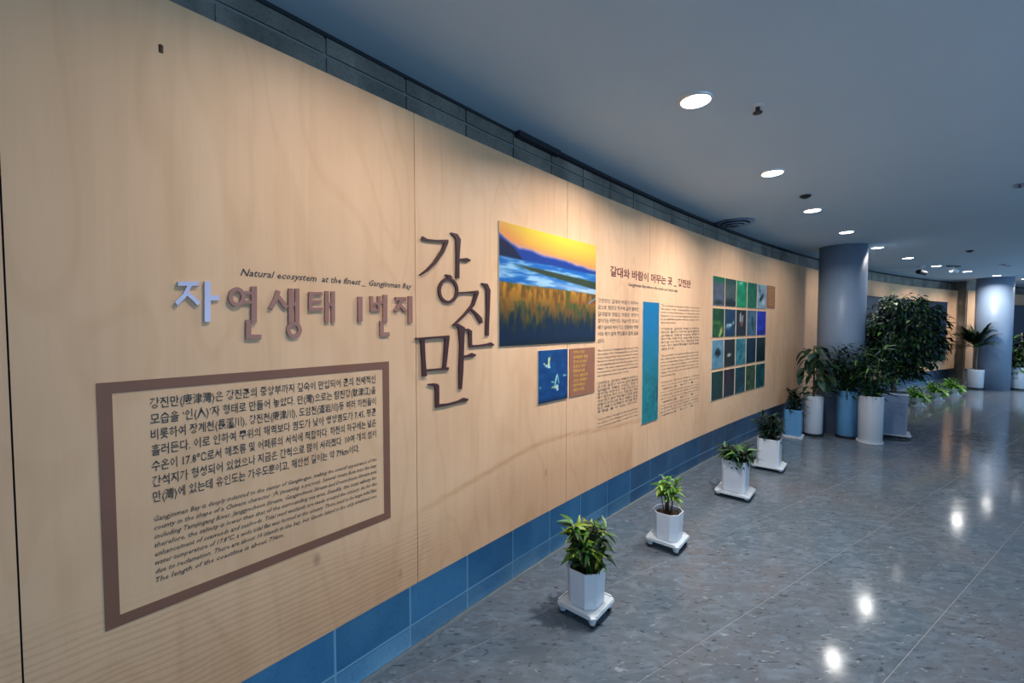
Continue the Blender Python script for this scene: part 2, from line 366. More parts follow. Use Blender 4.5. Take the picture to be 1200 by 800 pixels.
for (x, y), lb in (((2.725, 4.011), 'tiny dark smoke sensor between the second and third downlights'), ((7.4, 6.95), 'dark sensor on the ceiling right of the sixth downlight')):
    e = empty('ceiling_sensor', (x, y, CEIL)); tag(e, lb, 'sensor')
    MB().lathe([(.045, 0), (.045, -.012), (.02, -.028)], circle(20)).build('housing', M['black'], e, False)
e = empty('ceiling_slot', (4.368, 3.72, CEIL), .7); tag(e, 'short dark slot vent at the right edge of the ceiling', 'air vent')
MB().box((0, 0, -.004), (.16, .05, .008)).build('frame', M['column'], e); MB().box((0, 0, -.009), (.13, .02, .003)).build('slot', M['black'], e)
e = empty('ceiling_slot', (9.9, 8.6, CEIL), .5); tag(e, 'far dark slot vent in the ceiling before the second column', 'air vent')
MB().box((0, 0, -.006), (.45, .10, .012)).build('frame', M['column'], e); MB().box((0, 0, -.013), (.4, .05, .003)).build('slot', M['black'], e)
e = empty('security_camera', (8.35, 8.75, CEIL), .4); tag(e, 'small dark security camera hanging from the ceiling by the seventh downlight', 'camera')
MB().lathe([(.06, 0), (.06, -.02)], circle(16)).build('mount', M['white'], e)
MB().tube([(0, 0, -.02), (0, 0, -.10)], [.015, .015], 8).build('stem', M['white'], e)
MB().tube([(-.12, 0, -.12), (.14, 0, -.14)], [.045, .045], 12).build('body', M['black'], e)
MB().tube([(.141, 0, -.14), (.16, 0, -.1415)], [.03, .03], 10).build('lens', M['white'], e)
e = empty('track_spotlight', (8.95, 8.70, CEIL), .2); tag(e, 'white and black track spotlight next to the security camera', 'spotlight')
MB().box((0, 0, -.012), (.30, .05, .024)).build('track', M['black'], e)
MB().tube([(.0, 0, -.024), (.0, 0, -.07)], [.012, .012], 8).build('stem', M['white'], e)
MB().tube([(-.05, 0, -.09), (.08, -.02, -.12)], [.05, .04], 12).build('head', M['white'], e)
MB().tube([(.081, -.0202, -.1202), (.10, -.023, -.1246)], [.03, .03], 10).build('lens', M['black'], e)
# ---------------------------------------------------------------- raised lettering and prints on the wood
CALLI={"a":[[[1.239,2.04,1.247,2.057],[1.271,2.039,1.273,2.049],[1.327,2.043,1.328,2.053],[1.399,2.049,1.4,2.065]],[[1.383,2.059,1.403,2.056],[1.358,2.009,1.376,2.004],[1.31,1.947,1.323,1.94],[1.267,1.907,1.275,1.899],[1.23,1.882,1.234,1.877]],[[1.417,2.098,1.42,2.103],[1.442,2.085,1.46,2.102],[1.45,2.071,1.482,2.078],[1.452,1.992,1.474,1.995],[1.449,1.882,1.471,1.884]],[[1.468,1.969,1.467,1.98],[1.496,1.972,1.496,1.986],[1.521,1.969,1.524,1.991],[1.549,1.978,1.549,1.985]],[[1.466,1.822,1.448,1.821],[1.463,1.802,1.446,1.805],[1.453,1.783,1.439,1.791],[1.438,1.768,1.428,1.779],[1.419,1.758,1.414,1.771],[1.399,1.755,1.399,1.768],[1.379,1.757,1.385,1.77],[1.361,1.765,1.372,1.776],[1.348,1.778,1.361,1.787],[1.339,1.795,1.355,1.8],[1.336,1.814,1.353,1.815],[1.339,1.834,1.355,1.831],[1.348,1.851,1.362,1.845],[1.362,1.866,1.372,1.856],[1.38,1.877,1.385,1.864],[1.4,1.881,1.4,1.868],[1.42,1.88,1.415,1.867],[1.439,1.872,1.428,1.861],[1.454,1.859,1.439,1.85],[1.463,1.842,1.446,1.837],[1.466,1.822,1.448,1.821]],[[1.382,1.89,1.386,1.896],[1.4,1.882,1.411,1.895],[1.411,1.871,1.429,1.885]]],"b":[[[1.461,1.805,1.46,1.813],[1.525,1.812,1.524,1.82],[1.604,1.815,1.603,1.831]],[[1.585,1.825,1.609,1.821],[1.557,1.758,1.575,1.751],[1.5,1.704,1.511,1.697],[1.428,1.651,1.434,1.646]],[[1.546,1.731,1.554,1.737],[1.583,1.701,1.598,1.711],[1.601,1.676,1.629,1.688],[1.619,1.657,1.636,1.662]],[[1.628,1.867,1.631,1.872],[1.653,1.855,1.673,1.871],[1.662,1.835,1.695,1.838],[1.665,1.726,1.689,1.727],[1.661,1.653,1.684,1.652],[1.658,1.593,1.682,1.592]],[[1.499,1.623,1.5,1.63],[1.529,1.618,1.536,1.631],[1.534,1.607,1.555,1.619]],[[1.531,1.622,1.558,1.622],[1.536,1.564,1.558,1.564],[1.538,1.537,1.56,1.538]],[[1.542,1.533,1.541,1.546],[1.609,1.534,1.607,1.545],[1.673,1.537,1.671,1.55],[1.698,1.534,1.699,1.556],[1.722,1.537,1.724,1.544]]],"c":[[[1.203,1.584,1.203,1.591],[1.234,1.58,1.233,1.592],[1.324,1.586,1.323,1.595],[1.404,1.582,1.403,1.599]],[[1.23,1.586,1.253,1.586],[1.237,1.493,1.257,1.493],[1.239,1.411,1.264,1.41]],[[1.377,1.59,1.405,1.588],[1.37,1.503,1.392,1.501],[1.362,1.435,1.381,1.432]],[[1.257,1.432,1.256,1.442],[1.323,1.432,1.322,1.441],[1.4,1.428,1.398,1.442]],[[1.429,1.646,1.429,1.65],[1.456,1.643,1.463,1.657],[1.464,1.63,1.508,1.637],[1.474,1.549,1.502,1.548],[1.467,1.429,1.497,1.426],[1.468,1.326,1.486,1.324]],[[1.494,1.482,1.492,1.493],[1.53,1.484,1.527,1.496],[1.56,1.482,1.557,1.505],[1.585,1.488,1.586,1.495]],[[1.274,1.366,1.274,1.372],[1.305,1.358,1.308,1.372],[1.326,1.347,1.334,1.366]],[[1.314,1.362,1.339,1.36],[1.315,1.309,1.34,1.306],[1.315,1.256,1.338,1.252]],[[1.318,1.252,1.315,1.269],[1.397,1.252,1.394,1.263],[1.465,1.256,1.461,1.268],[1.506,1.255,1.5,1.278],[1.531,1.259,1.53,1.268]]]}
HEAD={"ja":[[[0.334,1.767,0.335,1.78],[0.386,1.771,0.386,1.784]],[[0.36,1.775,0.369,1.77],[0.346,1.743,0.354,1.735],[0.326,1.717,0.333,1.708]],[[0.351,1.744,0.358,1.754],[0.368,1.727,0.375,1.737],[0.382,1.71,0.39,1.719]],[[0.402,1.786,0.418,1.787],[0.399,1.66,0.415,1.66]],[[0.413,1.727,0.413,1.743],[0.44,1.728,0.44,1.744]]],"yeon":[[[0.515,1.743,0.502,1.742],[0.513,1.732,0.501,1.736],[0.509,1.723,0.499,1.731],[0.504,1.716,0.497,1.727],[0.497,1.711,0.493,1.724],[0.489,1.709,0.489,1.723],[0.481,1.71,0.485,1.724],[0.475,1.715,0.482,1.726],[0.469,1.722,0.479,1.73],[0.466,1.73,0.478,1.735],[0.465,1.74,0.477,1.741],[0.467,1.75,0.478,1.746],[0.47,1.759,0.48,1.752],[0.476,1.766,0.483,1.756],[0.483,1.771,0.486,1.758],[0.49,1.774,0.49,1.76],[0.498,1.772,0.494,1.759],[0.505,1.768,0.497,1.757],[0.51,1.762,0.5,1.753],[0.514,1.753,0.502,1.748],[0.515,1.743,0.502,1.742]],[[0.533,1.779,0.55,1.78],[0.53,1.657,0.547,1.658]],[[0.51,1.752,0.511,1.762],[0.537,1.752,0.538,1.762]],[[0.51,1.722,0.51,1.732],[0.536,1.721,0.537,1.732]],[[0.515,1.667,0.53,1.667],[0.513,1.603,0.529,1.603]],[[0.516,1.602,0.516,1.618],[0.56,1.601,0.561,1.617]]],"saeng":[[[0.612,1.772,0.625,1.767],[0.601,1.74,0.614,1.735],[0.585,1.71,0.597,1.703]],[[0.613,1.745,0.623,1.753],[0.625,1.726,0.636,1.736],[0.639,1.706,0.651,1.716]],[[0.652,1.78,0.667,1.781],[0.65,1.658,0.665,1.658]],[[0.675,1.781,0.69,1.782],[0.673,1.655,0.688,1.655]],[[0.658,1.718,0.659,1.731],[0.681,1.718,0.682,1.732]],[[0.697,1.632,0.683,1.632],[0.695,1.622,0.682,1.627],[0.691,1.614,0.68,1.622],[0.685,1.607,0.677,1.619],[0.677,1.603,0.673,1.616],[0.669,1.602,0.669,1.616],[0.661,1.603,0.665,1.616],[0.653,1.608,0.661,1.619],[0.648,1.614,0.659,1.622],[0.644,1.623,0.657,1.627],[0.643,1.632,0.656,1.632],[0.644,1.641,0.657,1.637],[0.648,1.649,0.659,1.641],[0.654,1.656,0.662,1.645],[0.662,1.66,0.666,1.647],[0.67,1.662,0.67,1.648],[0.678,1.66,0.674,1.647],[0.686,1.656,0.678,1.645],[0.692,1.649,0.681,1.641],[0.695,1.641,0.682,1.637],[0.697,1.632,0.683,1.632]]],"tae":[[[0.724,1.772,0.737,1.773],[0.722,1.702,0.736,1.703]],[[0.726,1.76,0.726,1.771],[0.774,1.763,0.774,1.774]],[[0.726,1.732,0.726,1.742],[0.771,1.734,0.771,1.744]],[[0.725,1.703,0.725,1.714],[0.776,1.705,0.776,1.716]],[[0.785,1.779,0.8,1.78],[0.783,1.66,0.798,1.66]],[[0.81,1.779,0.825,1.78],[0.808,1.659,0.823,1.659]],[[0.792,1.723,0.792,1.736],[0.816,1.723,0.817,1.736]]],"il":[[[0.92,1.764,0.94,1.765],[0.919,1.664,0.939,1.664]]],"beon":[[[0.976,1.769,0.989,1.77],[0.975,1.707,0.988,1.707]],[[1.01,1.771,1.023,1.771],[1.009,1.708,1.022,1.708]],[[0.978,1.734,0.978,1.744],[1.019,1.735,1.019,1.746]],[[0.977,1.707,0.978,1.718],[1.019,1.708,1.019,1.719]],[[1.037,1.778,1.058,1.779],[1.035,1.659,1.056,1.66]],[[1.018,1.74,1.018,1.752],[1.047,1.741,1.047,1.753]],[[1.02,1.667,1.039,1.667],[1.019,1.601,1.038,1.601]],[[1.022,1.602,1.022,1.619],[1.068,1.601,1.068,1.618]]],"ji":[[[1.098,1.757,1.098,1.771],[1.153,1.759,1.154,1.774]],[[1.121,1.763,1.137,1.758],[1.11,1.74,1.125,1.734],[1.09,1.712,1.104,1.705]],[[1.114,1.736,1.125,1.745],[1.129,1.722,1.141,1.731],[1.146,1.705,1.159,1.714]],[[1.165,1.779,1.188,1.78],[1.164,1.66,1.187,1.66]]]}
def raised(name, strokes, m, depth, label, cat, group=None, d0=.0005):
    mb = MB(); s0, z0 = strokes[0][0][0], strokes[0][0][1]; org = P(s0, 0, z0)
    for n_, st in enumerate(strokes):
        d1 = depth - n_*.0004; b = len(mb.V)
        for (sa, za, sb, zb) in st:
            mb.V += [P(sa, d1, za)-org, P(sb, d1, zb)-org, P(sa, d0, za)-org, P(sb, d0, zb)-org]
        for i in range(len(st)-1):
            q = b+i*4; w = q+4; mb.F += [(q, w, w+1, q+1), (q+2, w+2, w, q), (q+1, w+1, w+3, q+3)]
        q = b; mb.F += [(q, q+1, q+3, q+2)]; q = b+(len(st)-1)*4; mb.F += [(q+1, q, q+2, q+3)]
    o = mb.build(name, m, None, False, org)
    bm = bmesh.new(); bm.from_mesh(o.data); bmesh.ops.recalc_face_normals(bm, faces=bm.faces); bm.to_mesh(o.data); bm.free()
    return tag(o, label, cat, group)
for k_, lb in (('a', 'large dark brown brush-style raised syllable at the top of the vertical wall title'), ('b', 'large dark brown raised syllable in the middle of the vertical title, beside the sunset photo'), ('c', 'large dark brown raised syllable at the bottom of the vertical title')):
    raised('title_letter', CALLI[k_], M['calli'], .011, lb, 'lettering', 'large vertical title lettering')
for k_, lb in (('ja', 'raised letter with a pale lavender window reflection in its colour, at the left end of the horizontal heading'), ('yeon', 'mauve raised letter with a ring, second in the horizontal heading'), ('saeng', 'mauve raised letter with a ring at its foot, third in the horizontal heading'), ('tae', 'mauve raised letter of three bars and two uprights, fourth in the heading'), ('il', 'single upright stroke standing alone in the horizontal heading'), ('beon', 'mauve raised letter after the lone upright stroke in the heading'), ('ji', 'last mauve raised letter of the heading, against the panel joint')):
    raised('heading_letter', HEAD[k_], M['head_reflect' if k_ == 'ja' else 'head'], .010, lb, 'lettering', 'raised letters of the horizontal heading')
DG = bpy.context.evaluated_depsgraph_get
def text_geo(txt, shear=0, bold=0, spacing=1.0):
    cu = bpy.data.curves.new('txt', 'FONT'); cu.body = txt; cu.size = 1; cu.resolution_u = 1; cu.shear = shear; cu.offset = bold; cu.space_character = spacing
    o = bpy.data.objects.new('txt', cu); 
    me = bpy.data.meshes.new_from_object(o)
    V = [(v.co.x, v.co.y) for v in me.vertices]; F = [tuple(p.vertices) for p in me.polygons]
    bpy.data.objects.remove(o); bpy.data.curves.remove(cu); bpy.data.meshes.remove(me)
    return V, F
def text_rows(name, rows, m, d, label=None, cat='text', parent=None, shear=0, bold=0, org=None):
    """rows = [(text, s0, s1 or None, z_baseline, height)]; s1 stretches the row to fit"""
    mb = MB(); org = org if org is not None else P(rows[0][1], d, rows[0][3])
    for (tx, s0, s1, z, hgt) in rows:
        V, F = text_geo(tx, shear, bold)
        if not V: continue
        x0 = min(v[0] for v in V); x1 = max(v[0] for v in V); k = hgt; kx = (s1-s0)/(x1-x0) if s1 else hgt
        mb.add([P(s0 + (x-x0)*kx, d, z + y*k) - org for x, y in V], F)
    o = mb.build(name, m, parent, False, None if parent else org)
    if label: tag(o, label, cat)
    return o
# heading in English above the raised letters
text_rows('printed_heading', [('Natural ecosystem  at the finest _ Gangjinman Bay', .503, 1.190, 1.813, .034)], M['ink'], .0012, 'slanted one-line English print above the raised heading letters', 'text', None, .35, .012)
# frame and its text
fr = MB(); fo = P(.151, 0, .80)
def rect(mb, s0, s1, z0, z1, d0, d1, org, step=.1):
    ss = srange(s0, s1, step); b = len(mb.V)
    for s in ss: mb.V += [P(s, d0, z0)-org, P(s, d1, z0)-org, P(s, d1, z1)-org, P(s, d0, z1)-org]
    for i in range(len(ss)-1):
        a = b+i*4; c = a+4
        for j in range(4): k = (j+1) % 4; mb.F.append((a+k, c+k, c+j, a+j))
    mb.F.append((b+3, b+2, b+1, b)); e = b+(len(ss)-1)*4; mb.F.append((e, e+1, e+2, e+3))
tf = .031
rect(fr, .151, 1.066, 1.492-tf, 1.492, .0003, .0016, fo); rect(fr, .151, 1.066, .802, .802+tf, .0003, .0016, fo)
rect(fr, .151, .151+tf, .802+tf, 1.492-tf, .0003, .0016, fo); rect(fr, 1.066-tf, 1.066, .802+tf, 1.492-tf, .0003, .0016, fo)
o = fr.build('text_frame', M['brown_ink'], None, False, fo); tag(o, 'large brown rectangular outline on the wood around the first text', 'frame')
KR = ["강진만(康津灣)은 강진군의 중앙부까지 깊숙이 만입되어 군의 전체적인", "모습을 ‘인(人)’자 형태로 만들어 놓았다. 만(灣)으로는 탐진강(耽津江)을", "비롯하여 장계천(長溪川), 강진천(康津川), 도암천(道岩川)등 여러 하천들이", "흘러든다. 이로 인하여 주위의 해역보다 염도가 낮아 영양염도가 7.45, 평균", "수온이 17.8℃로서 해조류 및 어패류의 서식에 적합하다. 하천의 하구에는 넓은", "간석지가 형성되어 있었으나 지금은 간척으로 많이 사라졌다. 10여 개의 섬이", "만(灣)에 있는데 유인도는 가우도뿐이고, 해안선 길이는 약 79km이다."]
EN = ["Gangjinman Bay is deeply indented to the center of Gangjin-gun, making the overall appearance of the", "county in the shape of a Chinese character ‘人’(meaning: a person). Several rivers flow into the bay,", "including Tamjingang River, Janggyecheon Stream, Gangjincheon Stream and Doamcheon Stream and,", "therefore, the salinity is lower than that of the surrounding sea area. Steadily, the total salinity for", "enhancement of seaweeds and seafoods. Tidal mud wetlands are made around the estuary. As for the", "water temperature of 17.8℃, a wide tidal flat was formed at the estuary. There used to be large tidal flats,", "due to reclamation. There are about 10 islands in the bay, but Gaudo Island is the only inhabited one.", "The length of the coastline is about 79km."]
KW = "KRBODY"
rowsK = []
sl, sr = .262, 1.000
for i, tx in enumerate(KR):
    z = 1.408 - i*.0462; rowsK.append((tx, sl, sr if i < 6 else sl+.66, z, .036))
text_rows('printed_text', rowsK, M['ink'], .0012, 'seven bold Korean text lines inside the brown outline', 'text', None, 0, .008)
rowsE = [(tx, sl, sr if i < 7 else sl+.36, 1.072 - i*.0262, .0215) for i, tx in enumerate(EN)]
text_rows('printed_text', rowsE, M['ink'], .0012, 'small slanted English lines under the Korean text inside the brown outline', 'text', None, .3, .004)
# second board of text
text_rows('printed_title', [("갈대와 바람이 머무는 곳 _ 강진만", 2.992, 4.536, 2.032, .084)], M['red_ink'], .0012, 'dark red Korean title line above the two far text columns', 'text', None, 0, .026)
text_rows('printed_subtitle', [("Gangjinman Bay where the reeds and winds stay", 3.274, 4.235, 1.968, .040)], M['ink'], .0012, 'short English subtitle under the dark red title', 'text', None, .3, .012)
KC = ["강진만은 갈대와 바람이 머무는", "곳으로, 탐진강 하구에 넓게 펼쳐진", "갈대밭과 갯벌은 수많은 생명이", "살아가는 터전이다. 겨울이면 큰고니", "떼가 날아와 쉬어 가고 갯벌에는 짱뚱", "어와 게가 살며 주민들과 함께 숨을", "쉰다."]
EC = ["The reed field of Gangjinman Bay spreads along", "the estuary of the Tamjingang River, and it is the", "home of many living things. In winter the swans", "fly here to rest, and mudskippers and crabs live", "in the tidal flat together with the people of the", "villages. The wind crosses the reeds all the year", "round and the water birds gather on the flats,", "while the tide comes and goes twice every day."]
r1 = [(t, 2.822, 3.455 if i < 6 else 2.92, 1.818-i*.050, .036) for i, t in enumerate(KC)]
r1 += [(t, 2.822, 3.455 if i != 7 else 3.3, 1.452-i*.027, .022) for i, t in enumerate(EC)]
r1 += [(t, 2.824, 3.458, 1.205-i*.0268, .023) for i, t in enumerate(KC[:6]+["갯벌이 드러나면 작은 게들이 집을", "짓고 새들이 모여들어 먹이를 찾는", "풍경을 볼 수 있는 곳이다."]+[])]
r1 += [(t, 2.83, 3.46, .935-i*.028, .018) for i, t in enumerate(EC[:3])]
text_rows('printed_text', r1, M['fine_ink'], .0012, 'brown text column between the sunset photo and the teal strip photo', 'text', None, 0, .008)
r2 = []
z = 1.822
for blk, n_ in enumerate((6, 7, 7)):
    for i in range(n_):
        tt = (EC if blk != 1 else KC)[i % 7]
        r2.append((tt, 3.885 + .004*blk, 4.765 if i < n_-1 else 4.2, z, .024)); z -= .0315
    z -= .028
for i in range(11): r2.append(((KC+EC)[(i*3) % 12], 3.90, 4.78, z, .016)); z -= .031
text_rows('printed_text', r2, M['fine_ink'], .0012, 'wide faint text column between the teal strip photo and the photo grid', 'text', None, 0, .006)
# ---- pictures (ink densities of the prints, computed on a vertex grid)
def vnoise(x, y, seed=0):
    xi = np.floor(x).astype(int); yi = np.floor(y).astype(int); fx = x-xi; fy = y-yi; fx = fx*fx*(3-2*fx); fy = fy*fy*(3-2*fy)
    def hsh(a, b): v = np.sin(a*127.1 + b*311.7 + seed*74.7)*43758.5453; return v-np.floor(v)
    return (hsh(xi, yi)*(1-fx)+hsh(xi+1, yi)*fx)*(1-fy) + (hsh(xi, yi+1)*(1-fx)+hsh(xi+1, yi+1)*fx)*fy
def fbm(x, y, seed=0): return .5*vnoise(x, y, seed)+.3*vnoise(x*2.1, y*2.1, seed+1)+.2*vnoise(x*4.3, y*4.3, seed+2)
def lerp(a, b, t): t = np.clip(t, 0, 1)[..., None]; return a*(1-t)+b*t
def col(*c): return np.array(c, float)
def sunset(u, v):
    base = np.ones(u.shape+(3,))
    sky = lerp(col(252, 205, 70)*base, col(255, 226, 60)*base, 1-abs(u-.55)*2)
    sky = lerp(sky, col(250, 150, 84)*base, (1.0-v)*4.6 - u*.35 + (u < .25)*(.25-u)*2); hz = .83 - .11*u
    sky = lerp(sky, col(205, 165, 190)*base, 1-(v-hz+.015)/.07)
    c = sky
    m1 = hz + .005 + .075*(1-u*6).clip(0) + .05*fbm(u*7, u*0, 3) - .025
    c = lerp(c, col(120, 120, 185)*base, (m1+.015-v)*80); c = lerp(c, col(22, 62, 150)*base, (m1-v)*90)
    dk = hz + .045 - u*.62 + .03*np.sin(u*16); c = lerp(c, col(22, 28, 66)*base, np.minimum((dk-v)*70, 1))
    lo = .70 - .0*u
    w = fbm(u*5, v*26, 5)
    wat = lerp(col(28, 108, 190)*base, col(160, 205, 235)*base, (w-.42)*4)
    wat = lerp(wat, col(225, 232, 240)*base, (1-abs(v-.60+u*.10)/.05)*np.clip(u*1.6-.3, 0, 1)*.9)
    c = lerp(c, wat, (.735-.03*u-v)*60)
    bank = .685 - .105*u; c = lerp(c, col(58, 70, 44)*base, (1-abs(v-bank)/(.012+.035*u))*3*np.clip(u*3-.3, 0, 1))
    reed = fbm(u*45, v*9, 9); rz = .53 - .03*u
    rc = lerp(col(120, 78, 20)*base, col(226, 152, 36)*base, (reed-.3)*2.2); rc = lerp(rc, col(90, 96, 30)*base, (vnoise(u*20, v*14, 12)-.55)*3)
    rc = lerp(rc, col(34, 48, 30)*base, (.40-v)*3.2 + (reed-.5)*1.4); rc = lerp(rc, col(8, 28, 58)*base, (.30-v + (reed-.5)*.3)*6); rc = lerp(rc, col(6, 14, 30)*base, (.07-v)*12)
    rc = lerp(rc, col(170, 70, 36)*base, (1-abs(v-.40)/.02)*np.clip(u*2-1, 0, 1)*.7)
    c = lerp(c, rc, (rz-v)*70 + (reed-.5)*.6)
    c = lerp(c, col(120, 160, 200)*base, (1-abs((v-.42)-(u-.95)*.6)/.015)*(u > .9))
    return c
def blobs(c, u, v, items, asp):
    for (cx, cy, rx, ry, rot_, rgb) in items:
        x = (u-cx)*asp; y = v-cy; a = x*math.cos(rot_)+y*math.sin(rot_); b = -x*math.sin(rot_)+y*math.cos(rot_)
        c = lerp(c, col(*rgb)*np.ones(u.shape+(3,)), (1.1-np.sqrt((a/rx)**2+(b/ry)**2))*5)
    return c
def birds(u, v):
    base = np.ones(u.shape+(3,)); n = fbm(u*6, v*10, 21)
    c = lerp(col(6, 60, 122)*base, col(16, 88, 150)*base, (n-.35)*2); c = lerp(c, col(6, 34, 70)*base, (.1-v)*9)
    W_ = (205, 232, 226); Y_ = (190, 214, 120); T_ = (110, 190, 190)
    return blobs(c, u, v, [(.34, .76, .035, .10, .1, W_), (.30, .69, .10, .022, -.25, W_), (.20, .735, .05, .014, -.6, Y_), (.36, .80, .02, .07, -.3, Y_),
        (.58, .40, .022, .12, -.35, W_), (.66, .42, .018, .11, .25, T_), (.60, .27, .075, .035, .1, W_), (.50, .37, .09, .014, -.15, T_), (.50, .27, .07, .016, 0, Y_), (.64, .22, .035, .025, .5, W_), (.90, .47, .07, .016, -.1, T_), (.06, .30, .03, .018, 0, T_)], 1.0)
def stripe(u, v):
    base = np.ones(u.shape+(3,)); n = fbm(u*4, v*14, 31); k = vnoise(u*7+v*9, v*40-u*6, 33)
    c = lerp(col(28, 132, 140)*base, col(16, 124, 176)*base, (v-.3)*2); m_ = np.clip(1.05-v*1.25, 0, 1); c = lerp(c, col(70, 160, 165)*base, (k-.5)*1.5*m_); c = lerp(c, col(26, 96, 104)*base, (n-.45)*2.0*m_)
    return lerp(c, col(14, 40, 80)*base, (n-.6)*6*np.clip(.3-v, 0, 1)*3)
def picture(name, s0, s1, z0, z1, fn, nu, nv, label, cat='picture', group=None, d=.008, edge='card'):
    e = empty(name, P((s0+s1)/2, 0, z0)); tag(e, label, cat, group); org = e.location.copy()
    mb = MB(); rect(mb, s0, s1, z0, z1, .0004, d-.0006, org, .2); mb.build('board', M[edge], e)
    u, v = np.meshgrid(np.linspace(0, 1, nu+1), np.linspace(0, 1, nv+1), indexing='ij')
    V = [P(s0+(s1-s0)*float(a), d, z0+(z1-z0)*float(b)) - org for a, b in zip(u.ravel(), v.ravel())]
    w = nv+1; F = [(i*w+j, (i+1)*w+j, (i+1)*w+j+1, i*w+j+1) for i in range(nu) for j in range(nv)]
    me = mesh('print', V, F); rgb = np.clip(fn(u, v), 0, 255)/255; rgb = np.where(rgb <= .04045, rgb/12.92, ((rgb+.055)/1.055)**2.4).reshape(-1, 3) * .72
    ca = me.color_attributes.new('print', 'FLOAT_COLOR', 'POINT')
    ca.data.foreach_set('color', np.concatenate([rgb, np.ones((len(rgb), 1))], 1).astype(np.float32).ravel())
    link('print', me, M['photo'], e); return e
picture('wall_photo', 1.765, 2.778, 1.530, 2.224, sunset, 190, 130, 'large sunset photo of a reed marsh with blue water and mountains')
picture('wall_photo', 2.117, 2.430, 1.157, 1.490, birds, 60, 60, 'small blue photo of two white birds in flight below the sunset photo')
picture('wall_photo', 3.525, 3.828, .790, 1.850, stripe, 30, 110, 'tall narrow teal blue photo strip between the two text columns')
e = empty('caption_card', P(2.617, 0, 1.157)); tag(e, 'square brown card with gold lettering beside the bird photo', 'sign'); org = e.location.copy()
mb = MB(); rect(mb, 2.461, 2.774, 1.157, 1.487, .0004, .006, org); mb.build('board', M['brown_card'], e)
GL = ["청정바다 강진만", "갈대숲과 갯벌", "큰고니의 낙원", "탐진강 하구", "짱뚱어와 농게", "가우도 출렁다리", "강진만 생태공원", "자연이 머무는 곳", "생명의 땅 강진만"]
text_rows('lettering', [(t, 2.50, 2.64 + (.012*(i*7 % 4)), 1.452-i*.0325, .024) for i, t in enumerate(GL)], M['gold_ink'], .0072, parent=e, bold=.02, org=org)
# the grid of twenty small photos
def cellf(a, b, seed, items=(), top=None, sc=(5, 7), asp=.9):
    def f(u, v):
        base = np.ones(u.shape+(3,)); n = fbm(u*sc[0], v*sc[1], seed); c = lerp(col(*a)*base, col(*b)*base, (n-.35)*3)
        if top: c = lerp(c, col(*top)*base, (v-.72)*5)
        return blobs(c, u, v, items, asp)
    return f
GRID = [
 [('purple grey photo with a green top edge', cellf((74, 84, 88), (104, 104, 122), 41, [(.5, .12, .5, .05, 0, (30, 50, 44))], (16, 110, 66))),
  ('dull grey green photo with a dark foot', cellf((64, 80, 74), (84, 96, 86), 42, [(.5, .12, .6, .14, 0, (26, 30, 34))], (34, 74, 58))),
  ('bright emerald green photo', cellf((8, 128, 80), (20, 170, 110), 43, [(.4, .93, .14, .05, 0, (150, 225, 190))])),
  ('plain deep green photo', cellf((10, 98, 66), (22, 128, 84), 44)),
  ('pale blue photo with a dark bird shape', cellf((130, 168, 186), (176, 198, 208), 45, [(.45, .45, .25, .10, .6, (18, 26, 34)), (.25, .75, .05, .2, .2, (30, 44, 56)), (.7, .25, .12, .12, 0, (225, 230, 230))]))],
 [('leaf green photo with yellow light', cellf((16, 62, 22), (44, 104, 22), 46, [(.72, .16, .08, .22, -.6, (176, 190, 96)), (.3, .5, .3, .03, 0, (70, 120, 40))])),
  ('dark blue photo with a white streak', cellf((12, 48, 76), (20, 68, 104), 47, [(.5, .42, .36, .03, .25, (188, 216, 226)), (.3, .38, .12, .04, -.3, (150, 190, 205))])),
  ('black photo with a white forked shape', cellf((20, 22, 24), (40, 40, 40), 48, [(.42, .66, .06, .20, .2, (215, 210, 200)), (.62, .66, .06, .2, -.2, (190, 185, 178)), (.5, .45, .12, .08, 0, (130, 60, 50))])),
  ('steel blue photo of a grey form', cellf((56, 96, 122), (96, 132, 150), 49, [(.6, .45, .12, .32, .4, (38, 62, 78))])),
  ('vivid royal blue photo', cellf((14, 40, 170), (34, 70, 220), 50, [(.5, .12, .3, .05, 0, (10, 28, 100))]))],
 [('light blue photo with a small dark island', cellf((96, 146, 170), (124, 166, 182), 51, [(.5, .52, .26, .11, 0, (12, 24, 24)), (.5, .64, .1, .1, 0, (14, 30, 26))])),
  ('black photo with one pale horizontal bar', cellf((16, 32, 26), (50, 34, 30), 52, [(.45, .44, .26, .028, 0, (220, 222, 196))])),
  ('light teal photo of crossing stems', cellf((44, 118, 130), (86, 156, 164), 53, [(.5, .5, .03, .5, -.4, (20, 80, 90)), (.3, .6, .03, .4, .3, (24, 86, 96))])),
  ('dark navy photo', cellf((8, 38, 58), (14, 60, 84), 54)),
  ('black teal photo, right end of the third row', cellf((6, 30, 36), (12, 54, 58), 55, [(.4, .72, .2, .03, 0, (46, 96, 96))]))],
 [('dark forest green photo', cellf((8, 40, 30), (26, 70, 48), 56)),
  ('dark maroon photo', cellf((20, 26, 28), (78, 34, 44), 57)),
  ('murky dark teal photo', cellf((8, 44, 50), (34, 88, 96), 58)),
  ('mottled olive and green photo', cellf((14, 58, 50), (110, 122, 70), 59, sc=(9, 12))),
  ('sea green photo at the bottom right of the grid', cellf((12, 66, 70), (40, 112, 112), 60))]]
rows_ = ['top', 'second', 'third', 'bottom']; gw = (6.895-5.095)/5
for r in range(4):
    for c in range(5):
        s0 = 5.095 + c*gw; z1 = 2.198 - r*.3605
        picture('small_photo', s0+.012, s0+gw-.014, z1-.325, z1, GRID[r][c][1], 10, 12, GRID[r][c][0] + ', %s row of the photo grid' % rows_[r], 'picture', 'small photos of the grid', .008)
e = empty('caption_card', P(7.06, 0, 1.885)); tag(e, 'small brown caption card at the top right of the photo grid', 'sign'); org = e.location.copy()
